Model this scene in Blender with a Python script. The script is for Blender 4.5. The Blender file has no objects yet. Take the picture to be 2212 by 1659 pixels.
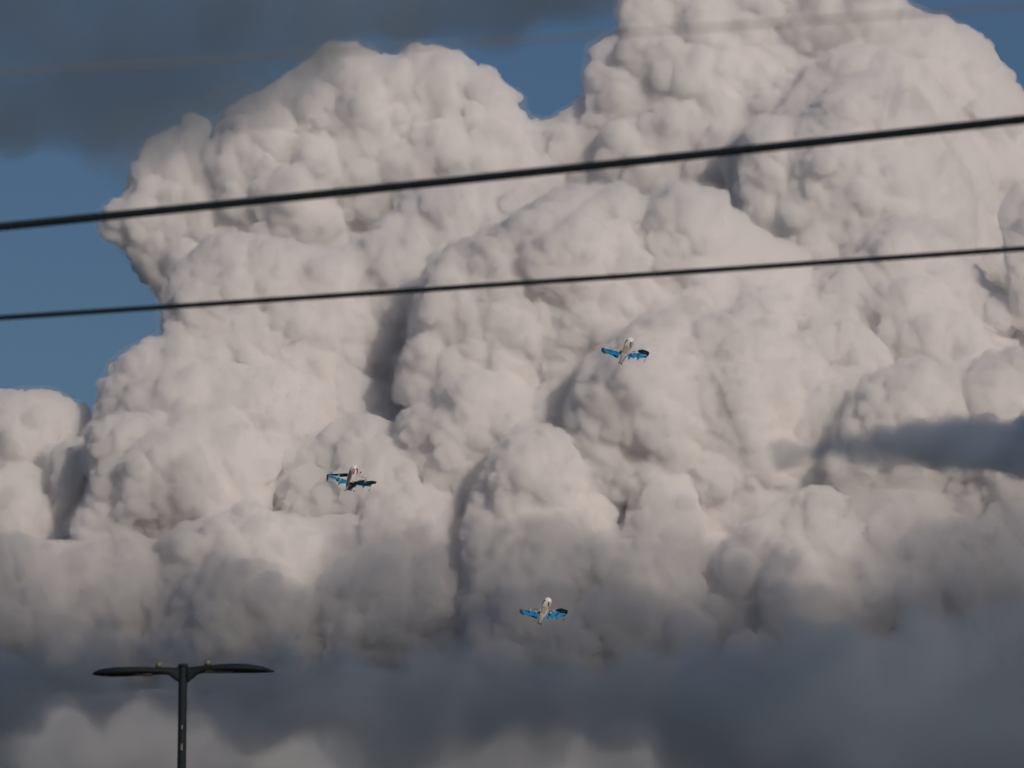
import bpy, bmesh, math, random
import numpy as np
from mathutils import Vector, Matrix

C = bpy.context.scene
COL = C.collection
PI = math.pi

# ------------------------------------------------------------------ camera
FOV = math.radians(8.2)
PITCH = math.radians(8.0)
CAM_LOC = Vector((0, 0, 1.65))
cam_data = bpy.data.cameras.new("camera")
cam_data.sensor_width = 36.0
cam_data.angle = FOV
cam_data.clip_start = 0.5
cam_data.clip_end = 60000
cam_data.dof.use_dof = True
cam_data.dof.focus_distance = 258.0
cam_data.dof.aperture_fstop = (cam_data.lens / 1000) / 0.034
cam = bpy.data.objects.new("camera", cam_data)
cam.location = CAM_LOC
cam.rotation_euler = (PI / 2 + PITCH, 0, 0)
COL.objects.link(cam)
C.camera = cam
K = 2 * math.tan(FOV / 2) / 2212.0        # tangent of one unit of the 2212 x 1659 plate
RIGHT = Vector((1, 0, 0))
FWD = Vector((0, math.cos(PITCH), math.sin(PITCH)))
UP = Vector((0, -math.sin(PITCH), math.cos(PITCH)))


def at(px, py, dist):
    """point of the place seen at plate position px, py, this many metres down the axis"""
    return CAM_LOC + (FWD + RIGHT * ((px - 1106) * K) + UP * ((829.5 - py) * K)) * dist


# ------------------------------------------------------------------ world, sun, exposure
SUN_EL, SUN_AZ = math.radians(20), math.radians(152)
world = bpy.data.worlds.new("World")
C.world = world
world.use_nodes = True
wn, wl = world.node_tree.nodes, world.node_tree.links
wn.clear()
sky = wn.new("ShaderNodeTexSky")
sky.sky_type = 'NISHITA'
sky.sun_disc = False
sky.sun_elevation = SUN_EL
sky.sun_rotation = SUN_AZ
sky.altitude = 0
sky.air_density = 1.0
sky.dust_density = 0.3
sky.ozone_density = 2.0
tint = wn.new("ShaderNodeMix"); tint.data_type = 'RGBA'; tint.blend_type = 'MULTIPLY'
tint.inputs[0].default_value = 1.0
tint.inputs[7].default_value = (0.575, 0.70, 0.89, 1)
bg = wn.new("ShaderNodeBackground"); bg.inputs[1].default_value = 0.041
wo = wn.new("ShaderNodeOutputWorld")
wl.new(sky.outputs[0], tint.inputs[6]); wl.new(tint.outputs[2], bg.inputs[0]); wl.new(bg.outputs[0], wo.inputs[0])

sd = bpy.data.lights.new("sun", 'SUN')
sd.energy = 2.35
sd.angle = math.radians(0.53)
sd.color = (1.0, 0.85, 0.71)
sun = bpy.data.objects.new("sun", sd)
SUN_DIR = Vector((math.sin(SUN_AZ) * math.cos(SUN_EL), math.cos(SUN_AZ) * math.cos(SUN_EL), math.sin(SUN_EL)))
sun.rotation_euler = SUN_DIR.to_track_quat('Z', 'Y').to_euler()
COL.objects.link(sun)

C.view_settings.view_transform = 'Standard'
C.view_settings.look = 'None'
C.view_settings.gamma = 1
C.view_settings.use_curve_mapping = False
C.view_settings.exposure = -0.2
C.render.engine = 'CYCLES'
C.cycles.use_denoising = True
C.cycles.max_bounces = 32
C.cycles.transparent_max_bounces = 64
C.cycles.adaptive_threshold = 0.1
C.cycles.adaptive_min_samples = 16
C.cycles.diffuse_bounces = 5
C.cycles.volume_bounces = 24
C.cycles.volume_step_rate = 1.0
C.cycles.volume_max_steps = 128


# ------------------------------------------------------------------ helpers
def tag(o, label=None, cat=None, group=None, kind=None):
    if label: o['label'] = label
    if cat: o['category'] = cat
    if group: o['group'] = group
    if kind: o['kind'] = kind
    return o


def link_mesh(name, me, mat, parent=None):
    o = bpy.data.objects.new(name, me)
    if mat is not None: me.materials.append(mat)
    COL.objects.link(o)
    o.parent = parent
    return o


def obj(name, bm, mat, parent=None, smooth=False):
    me = bpy.data.meshes.new(name)
    bm.normal_update()
    bm.to_mesh(me); bm.free()
    if smooth:
        for p in me.polygons: p.use_smooth = True
    return link_mesh(name, me, mat, parent)


def mat_pbr(name, color, rough=0.5, metal=0.0, noise=0.0, scale=8.0, spec=0.5):
    m = bpy.data.materials.new(name); m.use_nodes = True
    n, l = m.node_tree.nodes, m.node_tree.links
    b = n["Principled BSDF"]
    b.inputs["Roughness"].default_value = rough
    b.inputs["Metallic"].default_value = metal
    b.inputs["Specular IOR Level"].default_value = spec
    if noise > 0:
        tc = n.new("ShaderNodeTexCoord"); nt = n.new("ShaderNodeTexNoise")
        nt.inputs["Scale"].default_value = scale; nt.inputs["Detail"].default_value = 4
        mx = n.new("ShaderNodeMix"); mx.data_type = 'RGBA'
        mx.inputs[6].default_value = tuple(c * (1 - noise) for c in color) + (1,)
        mx.inputs[7].default_value = tuple(min(1, c * (1 + noise)) for c in color) + (1,)
        l.new(tc.outputs["Object"], nt.inputs["Vector"]); l.new(nt.outputs[0], mx.inputs[0])
        l.new(mx.outputs[2], b.inputs["Base Color"])
    else:
        b.inputs["Base Color"].default_value = tuple(color) + (1,)
    return m


# ------------------------------------------------------------------ ground
def ground():
    bm = bmesh.new()
    R = 45000
    bmesh.ops.create_grid(bm, x_segments=2, y_segments=2, size=R)
    m = mat_pbr("dry_grass", (0.09, 0.085, 0.06), 0.95, noise=0.4, scale=0.05)
    g = obj("ground", bm, m)
    tag(g, kind="structure")
ground()


# ------------------------------------------------------------------ clouds
CLOUD_D = 15000.0


def cloud_material(name, density, skin=0.06, col=(0.9990, 0.9962, 0.9992), bump=0.3):
    """cloud droplets: a scattering volume, with a faint skin where the droplets are dense"""
    m = bpy.data.materials.new(name); m.use_nodes = True
    n, l = m.node_tree.nodes, m.node_tree.links
    n.clear()
    out = n.new("ShaderNodeOutputMaterial")
    v = n.new("ShaderNodeVolumeScatter")
    v.inputs["Color"].default_value = tuple(col) + (1,)
    v.inputs["Density"].default_value = density
    v.inputs["Anisotropy"].default_value = 0.0
    ab = n.new("ShaderNodeVolumeAbsorption")     # what is not scattered on is swallowed, so col is the albedo
    ab.inputs["Color"].default_value = tuple(col) + (1,); ab.inputs["Density"].default_value = density
    ad = n.new("ShaderNodeAddShader")
    l.new(v.outputs[0], ad.inputs[0]); l.new(ab.outputs[0], ad.inputs[1])
    l.new(ad.outputs[0], out.inputs["Volume"])
    if skin > 0:
        d = n.new("ShaderNodeBsdfDiffuse"); d.inputs[0].default_value = (0.9, 0.9, 0.9, 1)
        tc = n.new("ShaderNodeTexCoord")
        nt = n.new("ShaderNodeTexNoise"); nt.inputs["Scale"].default_value = 1 / 26.0
        nt.inputs["Detail"].default_value = 5; nt.inputs["Roughness"].default_value = 0.6
        bp = n.new("ShaderNodeBump"); bp.inputs["Strength"].default_value = 0.4; bp.inputs["Distance"].default_value = 9.0
        l.new(tc.outputs["Object"], nt.inputs["Vector"]); l.new(nt.outputs[0], bp.inputs["Height"])
        l.new(bp.outputs[0], d.inputs["Normal"])
        tr = n.new("ShaderNodeBsdfTransparent")
        mx = n.new("ShaderNodeMixShader"); mx.inputs[0].default_value = skin
        l.new(tr.outputs[0], mx.inputs[1]); l.new(d.outputs[0], mx.inputs[2])
        l.new(mx.outputs[0], out.inputs["Surface"])
    return m


M_CLOUD = cloud_material("dense_vapour", 0.078, 0.035)
M_MID = cloud_material("middling_vapour", 0.06, 0.03)
M_HEAD = cloud_material("heaped_vapour", 0.09, 0.05)
M_SOFT = cloud_material("soft_vapour", 0.009, 0.0)
M_THIN = cloud_material("thin_vapour", 0.0036, 0, col=(0.90, 0.945, 0.985))  # slate blue of the shaded base put into the albedo
M_BANK = cloud_material("bank_vapour", 0.0045, 0, col=(0.91, 0.945, 0.975))  # bluish shade tone put into the albedo
M_WEDGE = cloud_material("wedge_vapour", 0.008, 0, col=(0.74, 0.84, 0.95))  # low albedo darkens the wedge in place of shade
M_WISP = cloud_material("fringe_vapour", 0.003, 0)
M_SLATE = cloud_material("shade_toned_vapour", 0.02, 0, col=(0.86, 0.875, 0.90))  # darker albedo stands in for shade, so it looks slate even in sun
M_DECK = cloud_material("shading_deck_vapour", 0.0024, 0)
M_VEIL = cloud_material("veil_vapour", 0.0026, 0, col=(0.78, 0.88, 0.97))  # the veil's shade is put into its albedo as well


def cloud_group(voxel, amp_big, amp_small, mat):
    g = bpy.data.node_groups.new("cloud_mesher", 'GeometryNodeTree')
    g.interface.new_socket("Geometry", in_out='INPUT', socket_type='NodeSocketGeometry')
    g.interface.new_socket("Geometry", in_out='OUTPUT', socket_type='NodeSocketGeometry')
    n, l = g.nodes, g.links
    gi = n.new("NodeGroupInput"); go = n.new("NodeGroupOutput")
    ra = n.new("GeometryNodeInputNamedAttribute"); ra.data_type = 'FLOAT'; ra.inputs["Name"].default_value = "rad"
    mp = n.new("GeometryNodeMeshToPoints")
    pv = n.new("GeometryNodePointsToVolume"); pv.resolution_mode = 'VOXEL_SIZE'
    pv.inputs["Voxel Size"].default_value = voxel
    vm = n.new("GeometryNodeVolumeToMesh"); vm.inputs["Threshold"].default_value = 0.12
    l.new(gi.outputs[0], mp.inputs["Mesh"]); l.new(ra.outputs[0], mp.inputs["Radius"])
    l.new(mp.outputs[0], pv.inputs["Points"]); l.new(ra.outputs[0], pv.inputs["Radius"])
    l.new(pv.outputs[0], vm.inputs["Volume"])
    prev = vm.outputs[0]
    nrm = n.new("GeometryNodeInputNormal")
    for sc, amp in ((90.0, amp_big), (17.0, amp_small)):
        if amp <= 0: continue
        nz = n.new("ShaderNodeTexNoise"); nz.inputs["Scale"].default_value = 1 / sc; nz.inputs["Detail"].default_value = 3
        sub = n.new("ShaderNodeMath"); sub.operation = 'SUBTRACT'; sub.inputs[1].default_value = 0.5
        mul = n.new("ShaderNodeMath"); mul.operation = 'MULTIPLY'; mul.inputs[1].default_value = amp * 2
        vs = n.new("ShaderNodeVectorMath"); vs.operation = 'SCALE'
        sp = n.new("GeometryNodeSetPosition")
        l.new(nz.outputs[0], sub.inputs[0]); l.new(sub.outputs[0], mul.inputs[0])
        l.new(nrm.outputs[0], vs.inputs[0]); l.new(mul.outputs[0], vs.inputs[3])
        l.new(prev, sp.inputs[0]); l.new(vs.outputs[0], sp.inputs["Offset"])
        prev = sp.outputs[0]
    if amp_big > 13:
        # wrap the roughened skin in a clean closed one
        mv = n.new("GeometryNodeMeshToVolume"); mv.resolution_mode = 'VOXEL_SIZE'
        mv.inputs["Voxel Size"].default_value = voxel
        mv.inputs["Interior Band Width"].default_value = voxel * 3
        v2 = n.new("GeometryNodeVolumeToMesh"); v2.inputs["Threshold"].default_value = 0.12
        l.new(prev, mv.inputs["Mesh"]); l.new(mv.outputs[0], v2.inputs["Volume"]); prev = v2.outputs[0]
    ss = n.new("GeometryNodeSetShadeSmooth")
    sm = n.new("GeometryNodeSetMaterial"); sm.inputs["Material"].default_value = mat
    l.new(prev, ss.inputs[0]); l.new(ss.outputs[0], sm.inputs[0]); l.new(sm.outputs[0], go.inputs[0])
    return g


MESHERS = {}


def inside(poly, x, y):
    n = len(poly); r = np.zeros(x.shape, bool)
    j = n - 1
    for i in range(n):
        xi, yi = poly[i]; xj, yj = poly[j]
        c = ((yi > y) != (yj > y)) & (x < (xj - xi) * (y - yi) / (yj - yi + 1e-9) + xi)
        r ^= c; j = i
    return r


def edge_dist(poly, x, y):
    d = np.full(x.shape, 1e9)
    n = len(poly)
    for i in range(n):
        ax, ay = poly[i]; bx, by = poly[(i + 1) % n]
        vx, vy = bx - ax, by - ay
        t = np.clip(((x - ax) * vx + (y - ay) * vy) / (vx * vx + vy * vy + 1e-9), 0, 1)
        d = np.minimum(d, np.hypot(x - ax - t * vx, y - ay - t * vy))
    return d


storm_ref = [None]


def billow(name, poly, z, bulge, seed, rim=(14, 34), lobes=(30, 75), n_lobe=60, crisp=1.0, voxel=4.0, parent=None,
           tilt=None, amp=(12, 6), mat=None, dist=None):
    """one cauliflower mass: a chain of lobes round its outline, a bulging body of lobes inside it, and two
    generations of smaller heads budding from each. z = metres in front of the back of the cloud."""
    rng = np.random.default_rng(seed)
    dist = dist or CLOUD_D
    if tilt is None: tilt = 0.15 if parent is storm_ref[0] else 0.0
    if parent is storm_ref[0]: z = z * 1.0
    P = np.array(poly, float)
    x0, y0 = P.min(0); x1, y1 = P.max(0)
    S = []                                           # px, py, z, r

    ymid = y0 + min(90.0, (y1 - y0) / 2)
    waves = [(rng.uniform(5, 11), rng.normal() / f, rng.normal() / f * .8, rng.uniform(0, 6.28)) for f in (24, 30, 40, 55, 80)]
    R = 0.42 * min(x1 - x0, y1 - y0)

    def h(d):
        t = np.clip(d / R, 0, 1)
        return bulge * np.sqrt(np.clip(1 - (1 - t) ** 2, 0, 1))

    def zz(x, y, d):
        w = sum(a * np.sin(x * kx + y * ky + ph) for a, kx, ky, ph in waves)
        return z + h(d) * 0.7 + tilt * (y - ymid) + w * np.clip(d / 30, 0, 1)
    # outline chain
    per = []
    n = len(poly)
    for i in range(n):
        a = P[i]; b = P[(i + 1) % n]
        L = np.hypot(*(b - a)); s = 0.0
        while s < L:
            r = rng.uniform(*rim)
            c = a + (b - a) * (s / L)
            nx, ny = (b - a)[1] / L, -(b - a)[0] / L
            q = c + np.array((nx, ny)) * 3
            if inside(poly, np.array([q[0]]), np.array([q[1]]))[0]: sg = 1
            else: sg = -1
            c = c + sg * np.array((nx, ny)) * r * 0.85
            S.append((c[0], c[1], z + rng.uniform(-0.2, 0.5) * r + tilt * (c[1] - ymid), r))
            s += r * rng.uniform(0.7, 1.3)
    # body lobes
    tries = 0; k = 0
    n_lobe = int(n_lobe * 2.0)
    if parent is storm_ref[0]: lobes = (lobes[0] * 0.6, lobes[1] * 0.75)
    while k < n_lobe and tries < 50:
        tries += 1
        x = rng.uniform(x0, x1, 400); y = rng.uniform(y0, y1, 400)
        ok = inside(poly, x, y)
        x, y = x[ok], y[ok]
        d = edge_dist(poly, x, y)
        for xi, yi, di in zip(x, y, d):
            if k >= n_lobe: break
            r = lobes[0] + (lobes[1] - lobes[0]) * rng.random() ** 2.0
            r = min(r, di * 0.95)
            if r < rim[0] * 0.8: continue
            S.append((xi, yi, float(zz(xi, yi, di)) - r * rng.uniform(0.0, 0.6), r)); k += 1
    # core fill so that nothing shows through
    gx, gy = np.meshgrid(np.arange(x0, x1, 22.0), np.arange(y0, y1, 22.0))
    gx = gx.ravel() + rng.uniform(-9, 9, gx.size); gy = gy.ravel() + rng.uniform(-9, 9, gy.size); ok = inside(poly, gx, gy); gx, gy = gx[ok], gy[ok]
    dd = edge_dist(poly, gx, gy)
    for xi, yi, di in zip(gx, gy, dd):
        if di < 14: continue
        r = min(di, 60.0)
        S.append((xi, yi, float(zz(xi, yi, di)) - r * 1.25, r))
    S0 = np.array(S)
    allS = [S0]
    # budding heads
    gen = S0[: len(S0)]
    for ratio, cnt, rmin in ((0.42, 15, 6.5), (0.42, 10, 4.0)):
        if crisp <= 0: break
        gen = gen[gen[:, 3] > rmin * 1.9]
        m = int(cnt * crisp)
        if m < 1 or len(gen) == 0: break
        rep = np.repeat(gen, m, axis=0)
        u = rng.normal(size=(len(rep), 3))
        u[:, 2] = np.abs(u[:, 2]) * 1.1              # towards the viewer's side
        u[:, 1] -= 0.55                              # and upwards
        u /= np.linalg.norm(u, axis=1)[:, None]
        rc = rep[:, 3] * ratio * rng.uniform(0.55, 1.15, len(rep))
        off = rep[:, 3] - rc * rng.uniform(0.2, 0.6, len(rep))
        ch = np.column_stack((rep[:, 0] + u[:, 0] * off, rep[:, 1] + u[:, 1] * off, rep[:, 2] + u[:, 2] * off, rc))
        ch = ch[ch[:, 3] > rmin * 0.8]
        allS.append(ch); gen = ch
    A = np.vstack(allS)
    Dd = dist - A[:, 2]
    co = (np.array(FWD)[None] + np.array(RIGHT)[None] * ((A[:, 0] - 1106) * K)[:, None]
          + np.array(UP)[None] * ((829.5 - A[:, 1]) * K)[:, None]) * Dd[:, None] + np.array(CAM_LOC)[None]
    rad = A[:, 3] * K * Dd
    if parent is storm_ref[0]:
        BUCKETS.setdefault((mat or M_CLOUD).name, []).append((co, rad))
        return None
    return wrap(name, co, rad, at(x0 + (x1 - x0) / 2, y1, dist), voxel, amp, mat, parent)


BUCKETS = {}


def solid_only(me, name):
    """keep the outer skins: drop inner cavities and stray crumbs, so that each mass is solid"""
    n, nf = len(me.vertices), len(me.polygons)
    if nf == 0: return me
    e = np.empty(len(me.edges) * 2, np.int32); me.edges.foreach_get("vertices", e); e = e.reshape(-1, 2)
    lab = np.arange(n)
    while True:
        a, b = lab[e[:, 0]], lab[e[:, 1]]; m = np.minimum(a, b)
        new = lab.copy(); np.minimum.at(new, a, m); np.minimum.at(new, b, m)
        while True:
            nn = new[new]
            if (nn == new).all(): break
            new = nn
        if (new == lab).all(): break
        lab = new
    co = np.empty(n * 3, np.float32); me.vertices.foreach_get("co", co); co = co.reshape(-1, 3).astype(np.float64)
    tot = np.empty(nf, np.int32); me.polygons.foreach_get("loop_total", tot)
    st = np.empty(nf, np.int32); me.polygons.foreach_get("loop_start", st)
    lv = np.empty(len(me.loops), np.int32); me.loops.foreach_get("vertex_index", lv)
    p0, p1, p2 = co[lv[st]], co[lv[st + 1]], co[lv[st + 2]]
    vol = np.einsum('ij,ij->i', p0, np.cross(p1, p2))
    q = tot == 4
    p3 = co[lv[np.minimum(st + 3, len(lv) - 1)]]
    vol = vol + np.where(q, np.einsum('ij,ij->i', p0, np.cross(p2, p3)), 0)
    fl = lab[lv[st]]
    V = np.bincount(fl, weights=vol, minlength=n)
    cnt = np.bincount(lab, minlength=n)
    sgn = 1.0 if V[np.argmax(np.abs(V))] > 0 else -1.0
    good = (V * sgn > 0) & (cnt > 150)
    keep_f = good[fl]; keep_v = good[lab]
    idx = np.cumsum(keep_v) - 1
    out = bpy.data.meshes.new(name)
    out.vertices.add(int(keep_v.sum())); out.vertices.foreach_set("co", co[keep_v].astype(np.float32).ravel())
    kt = tot[keep_f]; kl = np.repeat(keep_f, tot)
    loops = idx[lv[kl]].astype(np.int32)
    out.loops.add(len(loops)); out.loops.foreach_set("vertex_index", loops)
    out.polygons.add(len(kt))
    out.polygons.foreach_set("loop_start", (np.cumsum(kt) - kt).astype(np.int32))
    out.polygons.foreach_set("use_smooth", np.ones(len(kt), bool))
    out.update(calc_edges=True)
    return out


def wrap(name, co, rad, base, voxel, amp, mat, parent):
    """one closed skin round all these heads"""
    co = co - np.array(base)[None]
    me = bpy.data.meshes.new(name)
    me.from_pydata([tuple(c) for c in co], [], [])
    a = me.attributes.new("rad", 'FLOAT', 'POINT')
    a.data.foreach_set("value", rad.astype(np.float32))
    o = bpy.data.objects.new(name, me); COL.objects.link(o)
    o.location = base
    mat = mat or M_CLOUD
    key = (voxel,) + tuple(amp) + (mat.name,)
    if key not in MESHERS: MESHERS[key] = cloud_group(voxel, *amp, mat)
    md = o.modifiers.new("mesher", 'NODES'); md.node_group = MESHERS[key]
    dg = bpy.context.evaluated_depsgraph_get()
    ev = o.evaluated_get(dg)
    res = bpy.data.meshes.new_from_object(ev)
    o.modifiers.clear()
    res = solid_only(res, name)
    o.data = res
    res.materials.append(mat)
    print("BILLOW", name, len(rad), len(res.polygons))
    if parent is not None:
        o.parent = parent
        o.location = base - parent.location
    return o


storm = bpy.data.objects.new("cumulus_cloud", None); COL.objects.link(storm)
storm.location = at(1200, 1659, CLOUD_D)
storm_ref[0] = storm
tag(storm, "towering cream white cumulus cloud of stacked cauliflower heads filling most of the sky", "cloud")

# far back towers
billow("cloud_head", [(345,640),(330,420),(420,330),(600,230),(900,200),(1150,290),(1330,280),(1330,700),(900,720),(420,720)], -230, 40, 101, rim=(20,44), lobes=(50,100), n_lobe=60, crisp=.3, parent=storm, mat=M_CLOUD)
billow("cloud_head", [(290,350),(330,300),(430,258),(462,330),(560,400),(640,520),(620,660),(360,660),(300,590),(270,540),(220,505),(216,478),(245,435),(282,418),(275,380)], -220, 90, 1, rim=(10,26), lobes=(20,50), n_lobe=60, crisp=0.5, parent=storm, mat=M_CLOUD, amp=(16,6))
billow("cloud_head", [(440,330),(500,240),(560,205),(640,150),(690,115),(745,95),(805,112),(850,132),(900,96),(960,108),(1002,115),(1020,150),(1062,150),(1100,188),(1110,245),(1150,265),(1195,262),
    (1245,224),(1268,216),(1330,260),(1330,500),(1100,540),(900,470),(760,480),(700,600),(560,600),(480,500)], -200, 110, 102, rim=(9,28), lobes=(30,84), n_lobe=110, crisp=0.55, parent=storm, mat=M_CLOUD, amp=(14,5))
billow("cloud_head", [(1268,216),(1265,160),(1290,100),(1340,72),(1332,30),(1345,-60),(1940,-60),(1950,15),(2000,38),(2060,52),(2110,72),(2150,108),(2170,150),
    (2200,188),(2250,240),(2300,420),(2300,700),(1300,700),(1240,500)], -160, 120, 2, rim=(9,32), lobes=(45,120), n_lobe=110, crisp=0.5, parent=storm, mat=M_CLOUD)
# left tower
billow("cloud_head", [(360,650),(370,600),(400,560),(440,525),(490,505),(522,516),(560,510),(600,522),(640,530),(700,545),(782,520),(800,640),(800,860),(600,900),(330,860),(350,740)],
    250, 130, 3, rim=(8,24), lobes=(26,62), n_lobe=90, crisp=1.2, parent=storm)
# back dome of the right side
billow("cloud_head", [(1560,330),(1620,270),(1690,235),(1760,150),(1800,115),(1900,100),(1990,140),(2060,240),(2110,330),(2160,430),(2190,600),(1600,620)],
    20, 110, 4, rim=(8,30), lobes=(30,80), n_lobe=70, crisp=0.7, parent=storm)
billow("cloud_head", [(1597,310),(1612,272),(1680,258),(1722,272),(1745,238),(1790,200),(1830,168),(1890,152),(1935,172),(1985,200),(2012,240),(2022,290),(2045,322),
    (2092,380),(2102,420),(2108,520),(2140,640),(2120,760),(1640,760),(1600,560)], 140, 150, 5, rim=(8,24), lobes=(28,70), n_lobe=110, crisp=1.1, parent=storm)
# centre tower, two domes
billow("cloud_head", [(780,640),(775,560),(785,522),(820,490),(862,450),(882,420),(940,392),(1000,382),(1080,388),(1140,410),(1168,430),(1200,560),(1150,860),(760,860),(735,790),(745,700),(760,650)],
    210, 130, 6, rim=(8,26), lobes=(26,64), n_lobe=100, crisp=1.1, parent=storm)
billow("cloud_head", [(905,640),(912,590),(960,540),(1000,520),(1060,510),(1110,470),(1165,432),(1205,415),(1270,412),(1345,402),(1400,440),(1450,405),(1500,402),(1562,430),
    (1600,470),(1650,510),(1682,522),(1745,545),(1750,640),(1720,860),(1000,960),(850,860),(880,740)], 430, 170, 7, rim=(8,28), lobes=(28,78), n_lobe=170, crisp=1.15, parent=storm)
billow("cloud_head", [(1100,640),(1140,560),(1200,520),(1225,470),(1290,455),(1360,470),(1440,520),(1500,560),(1560,620),(1580,820),(1120,860)],
    455, 120, 8, rim=(8,26), lobes=(24,60), n_lobe=80, crisp=1.1, parent=storm)
# right middle
billow("cloud_head", [(1700,620),(1760,600),(1830,560),(1880,500),(1950,480),(2040,500),(2080,560),(2140,620),(2230,660),(2280,900),(1700,900),(1660,740)],
    430, 130, 9, rim=(8,26), lobes=(28,74), n_lobe=110, crisp=0.8, parent=storm)
billow("cloud_head", [(2160,450),(2185,420),(2260,430),(2300,800),(2190,700)], 520, 60, 10, rim=(8,22), lobes=(20,50), n_lobe=30, parent=storm)
# left lower shoulder
billow("cloud_head", [(205,900),(215,850),(248,800),(282,762),(348,735),(420,720),(520,720),(640,760),(700,800),(760,800),(850,840),(870,900),(860,1100),(220,1100),(200,980)],
    330, 120, 11, rim=(8,24), lobes=(24,64), n_lobe=110, crisp=1.1, parent=storm)
billow("cloud_head", [(230,960),(260,860),(330,802),(390,786),(452,800),(520,800),(600,812),(640,850),(682,892),(685,960),(640,1100),(240,1100)],
    430, 110, 12, rim=(8,22), lobes=(22,54), n_lobe=80, crisp=1.1, parent=storm)
# left cloud
billow("cloud_head", [(-60,850),(0,845),(60,852),(110,852),(152,870),(192,882),(204,912),(196,960),(205,1010),(190,1160),(-60,1200)],
    250, 110, 13, rim=(8,24), lobes=(24,60), n_lobe=50, crisp=.9, parent=storm)
billow("cloud_head", [(-60,1030),(0,1020),(40,1020),(75,1040),(100,1080),(128,1120),(130,1200),(-60,1260)], 400, 80, 14, rim=(10,24), lobes=(20,46), n_lobe=40, crisp=.9, parent=storm)
# front left billow
billow("cloud_head", [(186,965),(192,920),(232,900),(300,905),(370,900),(402,878),(440,885),(490,875),(530,900),(546,935),(572,960),(602,950),(616,970),(600,1010),(570,1160),(180,1250),(150,1130),(195,1060)],
    520, 130, 15, rim=(8,26), lobes=(28,74), n_lobe=90, crisp=.9, parent=storm)
# middle heads
billow("cloud_head", [(600,1080),(622,980),(682,950),(702,920),(750,905),(800,898),(842,920),(902,930),(960,980),(1012,1030),(1040,1200),(620,1240)],
    520, 120, 16, rim=(8,28), lobes=(28,72), n_lobe=80, crisp=1.1, parent=storm, mat=M_CLOUD)
billow("cloud_head", [(860,900),(930,850),(960,812),(1020,800),(1082,802),(1132,830),(1172,890),(1230,930),(1260,1100),(980,1150),(860,960)],
    590, 110, 17, rim=(8,28), lobes=(28,72), n_lobe=70, crisp=0.7, parent=storm, mat=M_CLOUD)
billow("cloud_head", [(1232,845),(1242,800),(1290,760),(1332,720),(1382,690),(1440,668),(1500,690),(1570,680),(1600,648),(1632,660),(1662,700),(1692,740),(1722,750),(1742,780),
    (1772,772),(1778,820),(1740,900),(1640,1060),(1500,1120),(1280,1100),(1220,900)], 690, 150, 18, rim=(8,30), lobes=(30,84), n_lobe=120, crisp=0.75, parent=storm, mat=M_CLOUD)
billow("cloud_head", [(1540,1100),(1545,960),(1580,910),(1640,870),(1700,850),(1760,830),(1802,808),(1842,850),(1880,900),(1980,1000),(1960,1200),(1560,1200)],
    700, 120, 19, rim=(8,28), lobes=(28,74), n_lobe=80, crisp=0.6, parent=storm, mat=M_CLOUD)
billow("cloud_head", [(1780,1000),(1850,850),(1882,820),(1922,800),(1960,790),(1985,768),(2012,780),(2032,800),(2090,812),(2112,780),(2150,765),(2260,755),(2300,1100),(1800,1100)],
    800, 120, 20, rim=(8,26), lobes=(26,70), n_lobe=90, crisp=1.1, parent=storm, mat=M_CLOUD)
billow("cloud_head", [(1000,1130),(1030,1050),(1062,980),(1102,940),(1150,925),(1192,920),(1242,950),(1302,1010),(1340,1100),(1380,1300),(1000,1320)],
    760, 130, 21, rim=(8,30), lobes=(30,80), n_lobe=90, crisp=0.8, parent=storm, mat=M_CLOUD)
billow("cloud_head", [(1330,1200),(1362,1090),(1402,1040),(1430,1010),(1462,1003),(1492,1040),(1508,1100),(1540,1160),(1560,1400),(1320,1400)],
    840, 100, 22, rim=(8,28), lobes=(28,84), n_lobe=60, crisp=.9, parent=storm, amp=(16,6), mat=M_MID)
billow("cloud_head", [(330,1300),(352,1200),(362,1150),(402,1130),(450,1120),(520,1092),(552,1080),(582,1112),(622,1115),(662,1135),(722,1120),(782,1118),(792,1080),(832,1050),
    (882,1045),(932,1060),(992,1090),(1040,1200),(1080,1500),(900,1525),(640,1500),(420,1490),(310,1460)], 680, 150, 23, rim=(8,28), lobes=(28,84), n_lobe=140, crisp=.9, parent=storm, amp=(16,6), mat=M_MID)
billow("cloud_head", [(-60,1180),(0,1160),(60,1165),(140,1180),(200,1160),(280,1150),(340,1190),(380,1260),(430,1480),(200,1495),(-60,1470)], 640, 110, 24, rim=(8,28), lobes=(28,84), n_lobe=80, crisp=.9, parent=storm, amp=(16,6), mat=M_MID)
billow("cloud_head", [(1000,1280),(1040,1200),(1200,1180),(1330,1140),(1440,1180),(1560,1160),(1640,1200),(1720,1520),(1500,1500),(1300,1530),(1120,1510),(1000,1490)], 860, 120, 25, rim=(8,28), lobes=(28,84), n_lobe=100, crisp=.9, parent=storm, amp=(16,6), mat=M_MID)
billow("cloud_head", [(1540,1200),(1640,1110),(1740,1060),(1840,1060),(1960,1060),(2060,1080),(2160,1000),(2300,980),(2300,1540),(2080,1500),(1860,1530),(1700,1510),(1560,1470)], 880, 150, 26, rim=(8,28), lobes=(28,84), n_lobe=130, crisp=.9, parent=storm, amp=(16,6), mat=M_MID)

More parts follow.
